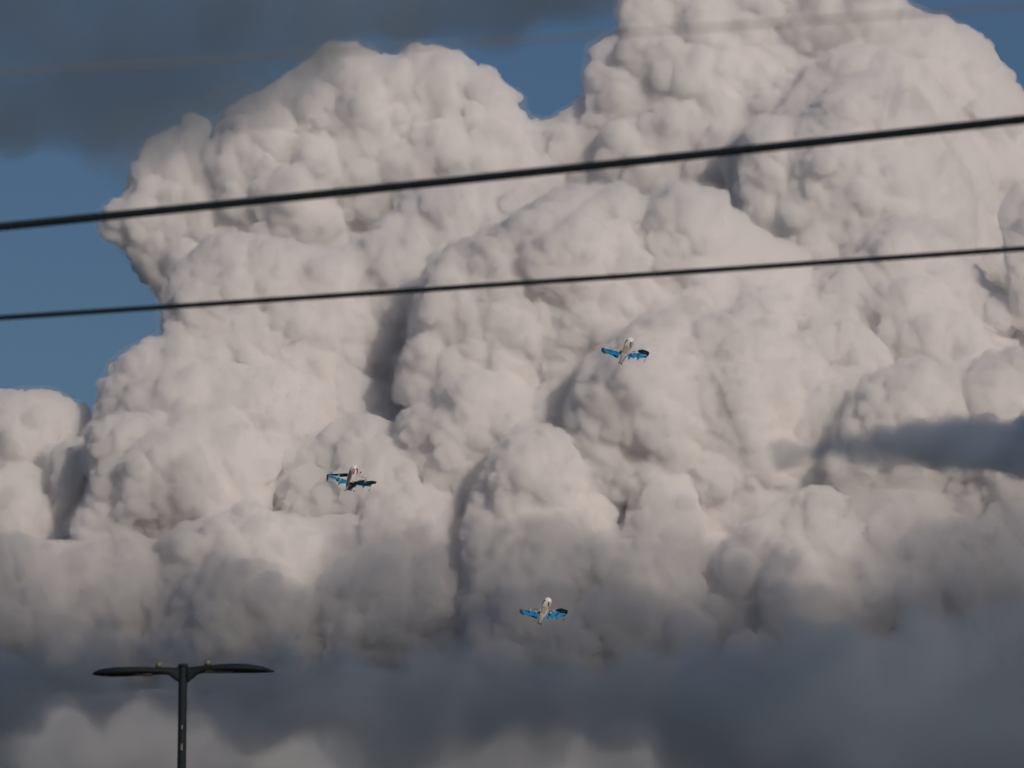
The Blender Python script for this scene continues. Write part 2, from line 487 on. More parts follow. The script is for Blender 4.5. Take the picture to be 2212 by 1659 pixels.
# low soft clouds far behind, lit by the sun below the dark base
low = bpy.data.objects.new("low_cloud", None); COL.objects.link(low); low.location = at(1100, 1700, 20000)
tag(low, "row of low soft pinkish cloud tops glowing beneath the dark cloud base along the bottom", "cloud")
billow("cloud_head", [(60,1620),(110,1560),(170,1510),(250,1500),(330,1530),(420,1590),(470,1560),(540,1545),(640,1590),(720,1640),(760,1760),(20,1760)], 0, 120, 31, rim=(16,40), lobes=(30,80), n_lobe=60, crisp=.3, voxel=8, parent=low, mat=M_SOFT, dist=20000)
billow("cloud_head", [(850,1680),(900,1620),(970,1590),(1050,1568),(1150,1565),(1260,1590),(1400,1600),(1500,1640),(1560,1700),(1540,1800),(820,1800)], 0, 120, 32, rim=(16,40), lobes=(30,80), n_lobe=70, crisp=.3, voxel=8, parent=low, mat=M_SOFT, dist=20000)
billow("cloud_head", [(2000,1440),(2060,1330),(2120,1290),(2200,1240),(2300,1220),(2300,1560),(2060,1560)], 0, 120, 33, rim=(16,40), lobes=(30,80), n_lobe=50, crisp=.3, voxel=8, parent=low, mat=M_SOFT, dist=20000)
bank = billow("low_haze_bank", [(-120,1400),(500,1385),(1100,1400),(1700,1380),(2340,1320),(2340,1850),(-120,1850)], 0, 160, 44, rim=(40,70), lobes=(60,120), n_lobe=60, crisp=0, voxel=16, mat=M_BANK, dist=14500, amp=(40,0))
tag(bank, "thin bluish murk hanging below the cloud base along the bottom edge", kind="stuff")
# backing behind everything low, so no clear sky shows between the bases
billow("cloud_head", [(-120,1300),(600,1280),(1400,1300),(2340,1200),(2340,1900),(1400,1900),(600,1900),(-120,1900)], -3500, 60, 34, rim=(40,70), lobes=(50,90), n_lobe=60, crisp=0, voxel=16, parent=low, mat=M_SLATE, dist=17500)
# dark flat base in the shade, veils and the wedge: thin vapour in nested shells so that their edges fade
def inset(poly, k):
    """the outline drawn in (or out) towards its middle by k units"""
    P = np.array(poly, float); c = P.mean(0); d = c - P; L = np.hypot(d[:, 0], d[:, 1])[:, None]
    return [tuple(p) for p in P + d / L * np.minimum(k, L * .6) * np.array([[1.0, 0.75]])]


def shells(root_name, label, poly, depth, steps, seed, mat, dist, rim, lobes, n_lobe, voxel, amp, part="wisp", z=0):
    root = bpy.data.objects.new(root_name, None); COL.objects.link(root)
    c = np.array(poly, float).mean(0)
    root.location = at(c[0], c[1], dist)
    tag(root, label, "cloud")
    for q, k in enumerate(steps):
        pq = inset(poly, k)
        billow(part, pq, z, depth, seed + q, rim=rim, lobes=lobes, n_lobe=n_lobe, crisp=0, voxel=voxel, parent=root, mat=mat, dist=dist, amp=amp)
    return root


shells("dark_cloud_base", "long flat slate grey cloud base stretching across below the white tower",
    [(-80,1420),(300,1400),(700,1420),(1100,1435),(1500,1415),(1900,1370),(2300,1270),(2300,1760),(1750,1760),(1560,1640),(1300,1570),(1000,1560),(860,1620),(700,1570),(540,1510),(400,1475),(250,1465),(110,1500),(-80,1640)],
    100, (-70, -20, 25, 60), 41, M_THIN, 13000, (20, 50), (40, 80), 90, 14, (150, 60))
shells("low_cloud_bank", "ragged lower edge of slate grey cloud hanging just above the bottom of the frame",
    [(-120,1440),(600,1450),(1200,1460),(1800,1420),(2340,1380),(2340,1750),(1750,1740),(1500,1660),(1250,1620),(1000,1620),(860,1660),(640,1600),(460,1560),(300,1530),(100,1550),(-120,1640)],
    90, (-50, -10, 35, 80), 91, M_THIN, 13600, (20, 50), (40, 80), 80, 14, (150, 60))
shells("shelf_cloud", "small dark wedge of torn cloud jutting in from the right across the white heads",
    [(1690,985),(1760,962),(1830,930),(1900,915),(1960,908),(2040,900),(2120,905),(2180,885),(2330,870),(2330,1030),(2100,1015),(1900,1010),(1780,998)],
    40, (-10, 0, 12, 26), 51, M_WEDGE, 11000, (8, 18), (12, 30), 90, 6, (44, 20))
shells("dark_veil_cloud", "dim slate grey veil of cloud covering the upper left corner of the sky",
    [(-250,-250),(1420,-250),(1300,10),(1100,70),(960,130),(800,105),(700,150),(600,210),(480,270),(330,310),(200,300),(100,330),(-250,340)],
    50, (-90, -40, 15, 75), 61, M_VEIL, 9000, (50, 90), (70, 130), 50, 16, (90, 40))
shells("ragged_cloud_scrap", "thin ragged scrap of dim cloud reaching down over the left shoulder of the white tower",
    [(200,240),(520,160),(650,160),(620,230),(500,300),(400,360),(260,390),(180,340)],
    40, (-20, 10), 71, M_VEIL, 8300, (20, 40), (30, 60), 40, 9, (60, 40))
billow("cloud_head", [(1470,1080),(1620,1050),(1660,1220),(1470,1260)], 770, 60, 50, rim=(12,30), lobes=(24,60), n_lobe=30, crisp=.8, parent=storm, mat=M_CLOUD)
billow("cloud_head", [(40,1060),(120,900),(420,880),(900,800),(1300,800),(1300,1240),(60,1280)], 130, 30, 47, rim=(16,40), lobes=(40,80), n_lobe=40, crisp=.4, parent=storm, mat=M_CLOUD)
billow("cloud_head", [(900,1180),(1080,1180),(1160,1300),(1140,1500),(920,1500),(880,1300)], 790, 80, 48, rim=(12,34), lobes=(24,60), n_lobe=40, crisp=.6, parent=storm, mat=M_MID)
billow("cloud_head", [(80,1180),(260,1160),(420,1180),(400,1470),(100,1470)], 640, 60, 49, rim=(12,34), lobes=(24,60), n_lobe=40, crisp=.6, parent=storm, mat=M_MID)
# mounds standing proud of the great masses, each with its own rim of puffs
for q, (poly, z, bulge, mt) in enumerate((
    ([(960,720),(985,645),(1020,602),(1062,575),(1120,562),(1160,600),(1165,900),(985,900)], 520, 60, M_CLOUD),
    ([(450,650),(480,592),(530,565),(600,560),(680,575),(725,610),(738,700),(700,790),(465,800)], 275, 60, M_CLOUD),
    ([(1738,340),(1790,290),(1850,278),(1905,300),(1962,330),(2000,400),(1990,530),(1745,530)], 275, 55, M_CLOUD),
    ([(1885,790),(1900,700),(1960,662),(2050,670),(2120,720),(2152,800),(2120,880),(1900,870)], 590, 55, M_CLOUD),
    ([(1650,830),(1700,742),(1760,702),(1840,692),(1900,730),(1932,800),(1900,870),(1700,870)], 650, 55, M_CLOUD),
    ([(830,340),(900,302),(980,290),(1062,310),(1100,360),(1080,440),(850,440)], -110, 40, M_CLOUD),
    ([(1400,270),(1440,182),(1500,122),(1580,102),(1640,142),(1682,222),(1660,350),(1420,370)], -60, 45, M_CLOUD),
    ([(1055,1190),(1100,1122),(1160,1100),(1222,1130),(1262,1200),(1262,1340),(1060,1340)], 900, 50, M_MID),
    ([(415,1300),(440,1232),(500,1200),(570,1210),(622,1262),(640,1420),(420,1420)], 830, 50, M_MID),
    ([(700,1270),(740,1202),(810,1180),(882,1210),(922,1290),(905,1430),(705,1430)], 830, 50, M_MID),
    ([(1640,1250),(1700,1170),(1780,1140),(1860,1160),(1920,1230),(1920,1400),(1650,1400)], 1010, 50, M_MID),
    ([(1960,1230),(2010,1150),(2090,1120),(2170,1140),(2240,1220),(2240,1400),(1960,1400)], 1010, 50, M_MID),
    ([(1300,800),(1340,762),(1400,750),(1450,790),(1470,870),(1440,950),(1310,950)], 830, 45, M_CLOUD),
    ([(250,1020),(290,960),(360,930),(430,945),(480,1010),(480,1120),(260,1120)], 640, 45, M_CLOUD),
    ([(720,1020),(770,970),(840,960),(900,1000),(930,1080),(740,1110)], 640, 45, M_CLOUD))):
    billow("cloud_head", poly, z, bulge, 200 + q, rim=(7, 20), lobes=(16, 44), n_lobe=26, crisp=1, parent=storm, mat=mt)
billow("cloud_head", [(690,600),(760,540),(880,520),(900,900),(690,900)], 250, 45, 230, rim=(10,26), lobes=(20,50), n_lobe=40, crisp=1, parent=storm, mat=M_CLOUD)
billow("cloud_head", [(110,960),(190,945),(240,980),(240,1200),(100,1200)], 400, 40, 231, rim=(10,24), lobes=(20,44), n_lobe=24, crisp=.8, parent=storm, mat=M_CLOUD)
billow("cloud_head", [(1120,880),(1200,820),(1260,860),(1260,1000),(1140,1000)], 600, 50, 232, rim=(10,24), lobes=(20,44), n_lobe=24, crisp=.8, parent=storm, mat=M_CLOUD)
# filler behind the notch between the middle heads
billow("cloud_head", [(1200,1000),(1600,980),(1700,1300),(1200,1300)], 640, 80, 46, rim=(16,40), lobes=(40,80), n_lobe=30, crisp=.5, parent=storm, mat=M_CLOUD)


for q, (key, items) in enumerate(BUCKETS.items()):
    co = np.vstack([i[0] for i in items]); rad = np.concatenate([i[1] for i in items])
    wrap("cloud_head" if key != "middling_vapour" else "cloud_foot", co, rad, storm.location, 4.9 if key == 'dense_vapour' else 5.8, (5, 1.5), bpy.data.materials[key], storm)

    if key == "dense_vapour":
        # a breath of thinner vapour round the heads softens their edges and fills the creases
        big = rad > 9
        wrap("cloud_fringe", co[big], rad[big] + 11, storm.location, 11, (30, 14), M_WISP, storm)


def deck():
    """an unseen deck added above the frame, that keeps the low clouds in shade"""
    rng = np.random.default_rng(77)
    n = 1700
    x = rng.uniform(-2500, 4500, n); edge = 12800 + 180 * np.sin(x / 310.0) + np.clip(x - 1500, 0, 900) * 0.45
    y = rng.uniform(2500, edge - 250); z = np.maximum(2500, 0.2 * y + 150) + rng.uniform(-30, 30, n)
    r = rng.uniform(110, 250, n) * np.clip((edge - y) / 1500, .2, 1)
    # unseen scraps added further on to dim the heads right of the centre
    xs = rng.uniform(950, 1500, 22); ys = rng.uniform(10400, 11000, 22); zs = rng.uniform(2500, 2600, 22); rs = rng.uniform(40, 100, 22)
    x, y, z, r = (np.concatenate(p) for p in ((x, xs), (y, ys), (z, zs), (r, rs)))
    me = bpy.data.meshes.new("shading_deck")
    me.from_pydata(list(zip(x - 2500, y - 7000, z - 2450)), [], [])
    a = me.attributes.new("rad", 'FLOAT', 'POINT'); a.data.foreach_set("value", r.astype(np.float32))
    o = bpy.data.objects.new("shading_deck", me); COL.objects.link(o); o.location = (2500, 7000, 2450)
    md = o.modifiers.new("mesher", 'NODES'); md.node_group = cloud_group(45, 40, 0, M_DECK)
    ev = o.evaluated_get(bpy.context.evaluated_depsgraph_get()); res = bpy.data.meshes.new_from_object(ev)
    o.modifiers.clear(); o.data = solid_only(res, 'shading_deck'); o.data.materials.append(M_DECK)
    tag(o, "unseen deck of vapour added overhead to shade the low clouds", "cloud", kind="structure")
deck()
# ------------------------------------------------------------------ builders for the small things
def ring_tube(bm, path, radii, seg=12, caps=True):
    rings = []
    n = len(path)
    for i, p in enumerate(path):
        p = Vector(p)
        d = (Vector(path[min(i + 1, n - 1)]) - Vector(path[max(i - 1, 0)])).normalized()
        a = d.orthogonal().normalized() if abs(d.z) > 0.95 else d.cross(Vector((0, 0, 1))).normalized()
        if i and rings:
            a = (pa - d * pa.dot(d)).normalized()
        pa = a
        b = d.cross(a)
        rings.append([bm.verts.new(p + (a * math.cos(2 * PI * k / seg) + b * math.sin(2 * PI * k / seg)) * radii[i]) for k in range(seg)])
    for r0, r1 in zip(rings, rings[1:]):
        for k in range(seg):
            bm.faces.new((r0[k], r0[(k + 1) % seg], r1[(k + 1) % seg], r1[k]))
    if caps:
        bm.faces.new(rings[0][::-1]); bm.faces.new(rings[-1])


def ball(bm, c, r, sub=2, scale=(1, 1, 1)):
    bmesh.ops.create_icosphere(bm, subdivisions=sub, radius=r, matrix=Matrix.Translation(Vector(c)) @ Matrix.Diagonal((*scale, 1)))


# ------------------------------------------------------------------ power lines
M_CABLE = mat_pbr("black_cable_rubber", (0.020, 0.030, 0.036), 0.85, noise=0.3, scale=30, spec=0.1)
M_WIRE = mat_pbr("weathered_aluminium_wire", (0.30, 0.28, 0.24), 0.6, metal=0.0, noise=0.2, scale=30)


def cable(name, label, ya, ym, yb, dist_a, dist_b, rad, m, strands):
    """a line hung on a shallow sag through three heights seen at the left, the middle and the right"""
    bm = bmesh.new()
    N = 90
    path = []
    for i in range(N + 1):
        t = -2.2 + 5.4 * i / N                        # 0 at the left margin, 1 at the right one
        py = ya * (1 - t) * (1 - 2 * t) + 4 * ym * t * (1 - t) + yb * t * (2 * t - 1)
        a = at(2212 * t, py, dist_a + (dist_b - dist_a) * t)
        path.append(a)
    seg = 16
    if strands:
        # a bundle of insulated strands twisted round one another
        for k in range(strands):
            ph = 2 * PI * k / strands
            pts = []
            M = 1400
            for i in range(M + 1):
                f = i / M * N; j = min(int(f), N - 1); w = f - j
                p = path[j].lerp(path[j + 1], w)
                d = (path[j + 1] - path[j]).normalized()
                s1 = d.cross(Vector((0, 0, 1))).normalized(); s2 = s1.cross(d)
                an = ph + p.x / 0.42 * 2 * PI
                pts.append(p + (s1 * math.cos(an) + s2 * math.sin(an)) * rad * 0.5)
            ring_tube(bm, pts, [rad * 0.54] * len(pts), 8)
    else:
        ring_tube(bm, path, [rad] * len(path), seg)
    mid = path[N // 2].copy()
    bmesh.ops.translate(bm, verts=bm.verts, vec=-mid)
    o = obj(name, bm, m, smooth=True); o.location = mid
    tag(o, label, "power line", "power lines crossing the sky")


cable("power_line", "thick black twisted power cable, the heaviest line, crossing the middle of the big cloud", 490, 377, 258, 41, 38, 0.0245, M_CABLE, 0)
cable("power_line", "thinner black power line running lowest, just above the topmost drone", 686.5, 613, 537, 45, 43, 0.0168, M_CABLE, 0)
cable("power_line", "faint thin grey wire running highest, blurred across the top of the picture", 157, 88, 12, 18.5, 17.5, 0.0029, M_WIRE, 0)

# ------------------------------------------------------------------ street lamp
M_POLE = mat_pbr("dark_bronze_paint", (0.013, 0.020, 0.024), 0.7, noise=0.2, scale=6, spec=0.2)
M_LENS = mat_pbr("lamp_lens", (0.10, 0.09, 0.085), 0.25)
M_CELL = mat_pbr("photocell_plastic", (0.17, 0.15, 0.12), 0.5)


def lamp():
    D = 87.0
    U = K * D                                          # metres in one plate unit at that distance
    top = at(395.5, 1437, D)
    root = bpy.data.objects.new("street_lamp", None); COL.objects.link(root)
    root.location = (top.x, top.y, 0)
    root.rotation_euler = (0, math.radians(0.45), 0)
    tag(root, "dark twin-arm street lamp with two flat leaf-shaped heads at lower left", "street lamp")
    H = top.z
    lean = math.tan(math.radians(0.45)) * H
    root.location.x = top.x - lean
    bm = bmesh.new()
    r = 9.4 * U
    ring_tube(bm, [(0, 0, 0), (0, 0, 0.25), (0, 0, 0.26), (0, 0, H - 0.02), (0, 0, H), (0, 0, H + 0.012)],
              [r * 1.6, r * 1.6, r * 1.06, r, r, r * 0.8], 28)
    obj("pole", bm, M_POLE, root, True)
    bm = bmesh.new()
    ring_tube(bm, [(0, 0, H - 4.5 * U), (0, 0, H + 1.2 * U), (0, 0, H + 2.6 * U)], [r * 1.12, r * 1.12, r * 0.85], 28)
    obj("pole_cap", bm, M_POLE, root, True)
    bm = bmesh.new()
    ring_tube(bm, [(0, 0, 0), (0, 0, .04), (0, 0, .05)], [.21, .21, .12], 24)
    obj("base_plate", bm, M_POLE, root, True)
    # small riveted plates on the shaft that catch the light
    for zz, hh in ((1615 - 1437, 7), (1572 - 1437, 4)):
        bm = bmesh.new()
        bmesh.ops.create_cube(bm, size=1, matrix=Matrix.Translation((0.001, -r * 1.01, H - zz * U)) @ Matrix.Diagonal((2.0 * U, 0.006, hh * 2 * U, 1)))
        obj("tag_plate", bm, mat_pbr("scuffed_steel", (0.45, 0.44, 0.40), 0.3, metal=0.6), root)

    def head(side):
        """arm and head in one casting: stations along x (units), top, bottom, half depth"""
        if side < 0:
            st = [(8, 5, 35, 8), (13, 5, 35, 9), (20, 5, 30, 10), (30, 5, 21.5, 12), (40, 5, 20, 16), (60, 5.7, 20, 24), (85, 5.5, 21, 34), (109, 5.7, 23, 38), (140, 6.2, 24.5, 38), (162, 7.7, 25, 32), (183, 12, 24, 20), (193, 17, 22.3, 9), (196, 19, 21, 3)]
        else:
            st = [(8, 4, 37, 8), (13, 4, 37, 9), (20, 3.5, 30, 10), (31, 1.6, 20, 12), (41, .7, 16.5, 16), (51, 0, 15.5, 20), (82, -2.4, 14.5, 33), (112, -3.5, 14.5, 38), (143, -2.4, 14.5, 37), (173, 2, 14, 26), (191, 8, 13.4, 10), (197.5, 11, 13, 3)]
        bm = bmesh.new(); rings = []
        for x, t, b, hd in st:
            x *= U * side; hz = (b - t) / 2 * U; zc = H - (t + b) / 2 * U; hd *= U
            ring = []
            for k in range(20):
                a = 2 * PI * k / 20
                c, s = math.cos(a), math.sin(a)
                yy = hd * math.copysign(abs(c) ** 0.75, c)
                z_ = zc + hz * (math.copysign(abs(s) ** (0.8 if s > 0 else 0.5), s))
                ring.append(bm.verts.new((x, yy, z_)))
            rings.append(ring)
        for a, b in zip(rings, rings[1:]):
            for k in range(20):
                bm.faces.new((a[k], a[(k + 1) % 20], b[(k + 1) % 20], b[k]))
        bm.faces.new(rings[0]); bm.faces.new(rings[-1])
        bmesh.ops.recalc_face_normals(bm, faces=bm.faces)
        h = obj("lamp_head", bm, M_POLE, root, True)
        # lens tray under the wide part, a hair below the casting
        bm = bmesh.new()
        x0, x1 = (66 * U * side, 112 * U * side) if side < 0 else (50 * U, 108 * U)
        zb = H - ((21.6 if side < 0 else 14.0)) * U
        bmesh.ops.create_cube(bm, size=1, matrix=Matrix.Translation(((x0 + x1) / 2, 0, zb)) @ Matrix.Diagonal((abs(x1 - x0), 40 * U, 1.6 * U, 1)))
        bmesh.ops.bevel(bm, geom=bm.edges[:], offset=0.5 * U, segments=2)
        obj("lens", bm, M_LENS, h)
        # photocell on top
        xc = -52 if side < 0 else 53
        zt = (6.5 if side < 0 else 1.0)
        bm = bmesh.new()
        ring_tube(bm, [(xc * U, 0, H - (zt - k) * U) for k in (-1, 3, 3.2, 8, 11, 13, 14)], [u * U for u in (6.4, 6.4, 7.4, 7.4, 6.2, 4.0, 1.5)], 18)
        obj("photocell", bm, M_CELL, h, True)
    head(-1); head(1)
lamp()

# ------------------------------------------------------------------ delivery drones
M_WHITE = mat_pbr("drone_white_shell", (0.88, 0.90, 0.90), 0.6, spec=0.3)
M_SHADED = mat_pbr("drone_shaded_shell", (0.33, 0.32, 0.31), 0.5, noise=0.15, scale=30)  # grey that stands in for the white shell in shade
M_TAN = mat_pbr("cargo_door_tan", (0.64, 0.57, 0.50), 0.7)
M_BLUE = mat_pbr("drone_blue_skin", (0.010, 0.27, 0.60), 0.75, spec=0.15)
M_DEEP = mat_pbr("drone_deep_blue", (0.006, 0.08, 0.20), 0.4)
M_DARK = mat_pbr("drone_dark_teal", (0.008, 0.022, 0.030), 0.38)
M_RED = mat_pbr("dark_red_stripe", (0.20, 0.006, 0.014), 0.4)
M_BLACK = mat_pbr("black_rubber", (0.012, 0.012, 0.016), 0.6)
M_HUB = mat_pbr("cream_spinner", (0.72, 0.62, 0.48), 0.4)
M_SMILE = mat_pbr("pale_blue_mark", (0.10, 0.30, 0.48), 0.5)
DU = 0.0625 * K * 257.0                                # metres in one unit of the close-up drawing


class Drone:
    def __init__(s, u0, v0):
        s.u0, s.v0 = u0, v0
        s.root = bpy.data.objects.new("delivery_drone", None); COL.objects.link(s.root)

    def P(s, u, v, d=0.0):
        return Vector(((u - s.u0) * DU, d, -(v - s.v0) * DU))

    def slab(s, name, pts, d, th, mat, parent=None, slope=(0, 0), bev=0.25):
        """a plate with real thickness: outline in the drone's cross plane, its depth sloping with u and v"""
        bm = bmesh.new()
        uc = sum(p[0] for p in pts) / len(pts); vc = sum(p[1] for p in pts) / len(pts)
        f, b = [], []
        for u, v in pts:
            dep = d + (u - uc) * DU * slope[0] + (v - vc) * DU * slope[1]
            # the back face draws in a little so that the edge is rounded like a wing's
            uu, vv = u + (uc - u) * 0.02, v + (vc - v) * 0.06
            f.append(bm.verts.new(s.P(u, v, dep))); b.append(bm.verts.new(s.P(uu, vv, dep + th)))
        bm.faces.new(f); bm.faces.new(b[::-1])
        n = len(pts)
        for i in range(n):
            bm.faces.new((f[i], b[i], b[(i + 1) % n], f[(i + 1) % n]))
        bmesh.ops.recalc_face_normals(bm, faces=bm.faces)
        return obj(name, bm, mat, parent or s.root)

    def fin(s, pts, d, th, mat, parent, name="tail_fin"):
        """a thick-rooted fin that thins to its tip (the last point)"""
        bm = bmesh.new()
        tip = pts[-1]; f, b = [], []
        for u, v in pts[:-1]:
            f.append(bm.verts.new(s.P(u, v, d - th / 2))); b.append(bm.verts.new(s.P(u, v, d + th / 2)))
        t1 = bm.verts.new(s.P(*tip, d - th * .12)); t2 = bm.verts.new(s.P(*tip, d + th * .12))
        f.append(t1); b.append(t2)
        bm.faces.new(f); bm.faces.new(b[::-1])
        n = len(pts)
        for i in range(n):
            bm.faces.new((f[i], b[i], b[(i + 1) % n], f[(i + 1) % n]))
        bmesh.ops.recalc_face_normals(bm, faces=bm.faces)
        return obj(name, bm, mat, parent)

    def hull(s, tail, nose, w, h, roll, prof, flat=4.0):
        """lofted hull: prof = (t along axis, width factor, height factor, centre shift in height)"""
        s.a0, s.a1 = s.P(*tail), s.P(*nose)
        ax = (s.a1 - s.a0).normalized()
        view = Vector((0, -1, 0)); view = (view - ax * view.dot(ax)).normalized()
        side = ax.cross(view)
        c, sn = math.cos(roll), math.sin(roll)
        s.bn = view * c + side * sn                   # belly normal
        s.sn = side * c - view * sn
        s.w, s.h, s.prof, s.flat = w, h, prof, flat
        bm = bmesh.new(); rings = []
        for t, fw, fh, sh in prof:
            rings.append([bm.verts.new(s._sec(t, fw, fh, sh, 2 * PI * k / 28)) for k in range(28)])
        for a, b in zip(rings, rings[1:]):
            for k in range(28):
                bm.faces.new((a[k], a[(k + 1) % 28], b[(k + 1) % 28], b[k]))
        bm.faces.new(rings[0]); bm.faces.new(rings[-1])
        bmesh.ops.recalc_face_normals(bm, faces=bm.faces)
        s.body = obj("fuselage", bm, M_WHITE, s.root, True)
        try:
            for e in s.body.data.edges: pass
        except Exception: pass
        return s.body

    def _sec(s, t, fw, fh, sh, a, lift=0.0):
        """a = 0 at +side, pi/2 at the belly"""
        e = 2.0 / s.flat
        ca, sa = math.cos(a), math.sin(a)
        x = math.copysign(abs(ca) ** e, ca) * (s.w / 2 * fw + lift)
        y = math.copysign(abs(sa) ** e, sa) * (s.h / 2 * fh + lift)
        return s.a0.lerp(s.a1, t) + s.sn * x + s.bn * (y + sh * s.h)

    def surf(s, t, a, lift=0.004):
        ts = [p[0] for p in s.prof]
        f = [float(np.interp(t, ts, [p[k] for p in s.prof])) for k in (1, 2, 3)]
        return s._sec(t, *f, a, lift)

    def patch(s, name, t0, t1, a0, a1, mat, lift=0.004, nt=8, na=4, a0e=None, a1e=None):
        a0e = a0 if a0e is None else a0e; a1e = a1 if a1e is None else a1e
        bm = bmesh.new(); g = []
        for i in range(nt + 1):
            f = i / nt; t = t0 + (t1 - t0) * f
            b0 = a0 + (a0e - a0) * f; b1 = a1 + (a1e - a1) * f
            g.append([bm.verts.new(s.surf(t, b0 + (b1 - b0) * j / na, lift)) for j in range(na + 1)])
        fs = []
        for i in range(nt):
            for j in range(na):
                fs.append(bm.faces.new((g[i][j], g[i + 1][j], g[i + 1][j + 1], g[i][j + 1])))
        bmesh.ops.recalc_face_normals(bm, faces=bm.faces)
        r = bmesh.ops.solidify(bm, geom=fs, thickness=0.003)
        return obj(name, bm, mat, s.body)

    def dot(s, t, a, r, mat, name="rivet"):
        bm = bmesh.new(); ball(bm, s.surf(t, a, 0.001), r, 1)
        return obj(name, bm, mat, s.body)

    def prop(s, u, v, d, blades, hub=28, axis=(0.35, 0, 0.9)):
        """motor pod, cream spinner and blades at rest"""
        bm = bmesh.new()
        c = s.P(u, v, d); ax = Vector(axis).normalized()
        ring_tube(bm, [c - ax * 60 * DU, c - ax * 22 * DU, c - ax * 8 * DU], [22 * DU, 26 * DU, 24 * DU], 12)
        pod = obj("motor_pod", bm, M_HUB, s.root, True)
        bm = bmesh.new()
        ring_tube(bm, [c - ax * 8 * DU, c + ax * 6 * DU, c + ax * hub * DU * 0.8, c + ax * hub * DU * 1.2], [hub * DU, hub * DU * .95, hub * DU * .6, hub * DU * .1], 14)
        obj("spinner", bm, M_HUB, pod, True)
        for (u1, v1) in blades:
            e = s.P(u1, v1, d)
            L = e - c
            L += Vector((0, 0.06 * (1 if u1 > u else -1), 0))
            bm = bmesh.new(); rows = []
            n = L.normalized().cross(ax).normalized()
            for i, (f, wd) in enumerate(((0.12, 6), (0.3, 13), (0.6, 16), (0.85, 12), (1.0, 5))):
                tw = math.radians(40 - 30 * f)
                wv = (n * math.cos(tw) + ax * math.sin(tw)) * wd * DU
                q = c + L * f
                up = ax * 2 * DU
                rows.append([bm.verts.new(q - wv), bm.verts.new(q + up), bm.verts.new(q + wv), bm.verts.new(q - up)])
            for a, b in zip(rows, rows[1:]):
                for k in range(4):
                    bm.faces.new((a[k], a[(k + 1) % 4], b[(k + 1) % 4], b[k]))
            bm.faces.new(rows[0]); bm.faces.new(rows[-1])
            bmesh.ops.recalc_face_normals(bm, faces=bm.faces)
            obj("blade", bm, M_BLACK, pod)
        return pod

    def strut(s, u0, v0, u1, v1, d, r=22, th=4.5):
        bm = bmesh.new()
        ring_tube(bm, [s.P(u0, v0, d), s.P((u0 + u1) / 2, (v0 + v1) / 2, d), s.P(u1, v1, d)], [th * 1.3 * DU, th * DU, th * DU], 8)
        st = obj("landing_strut", bm, M_DARK, s.root, True)
        bm = bmesh.new(); ball(bm, s.P(u1, v1, d), r * DU, 2)
        obj("strut_foot", bm, M_BLACK, st, True)

    def foot(s, u, v, d, r):
        bm = bmesh.new(); ball(bm, s.P(u, v, d), r * DU, 2, (1.2, 1.2, 1))
        obj("landing_foot", bm, M_BLACK, s.root, True)

    def smile(s, pts, d, w, parent):
        bm = bmesh.new()
        path = [s.P(u, v, d) for u, v in pts]
        n = len(path)
        ring_tube(bm, path, [w * DU * (0.4 + 0.6 * math.sin(PI * i / (n - 1))) for i in range(n)], 6)
        obj("smile_mark", bm, M_SMILE, parent, True)


def arc(u0, u1, v0, dv, n=9, skew=0):
    return [(u0 + (u1 - u0) * i / (n - 1), v0 + dv * math.sin(PI * i / (n - 1)) + skew * i / (n - 1)) for i in range(n)]


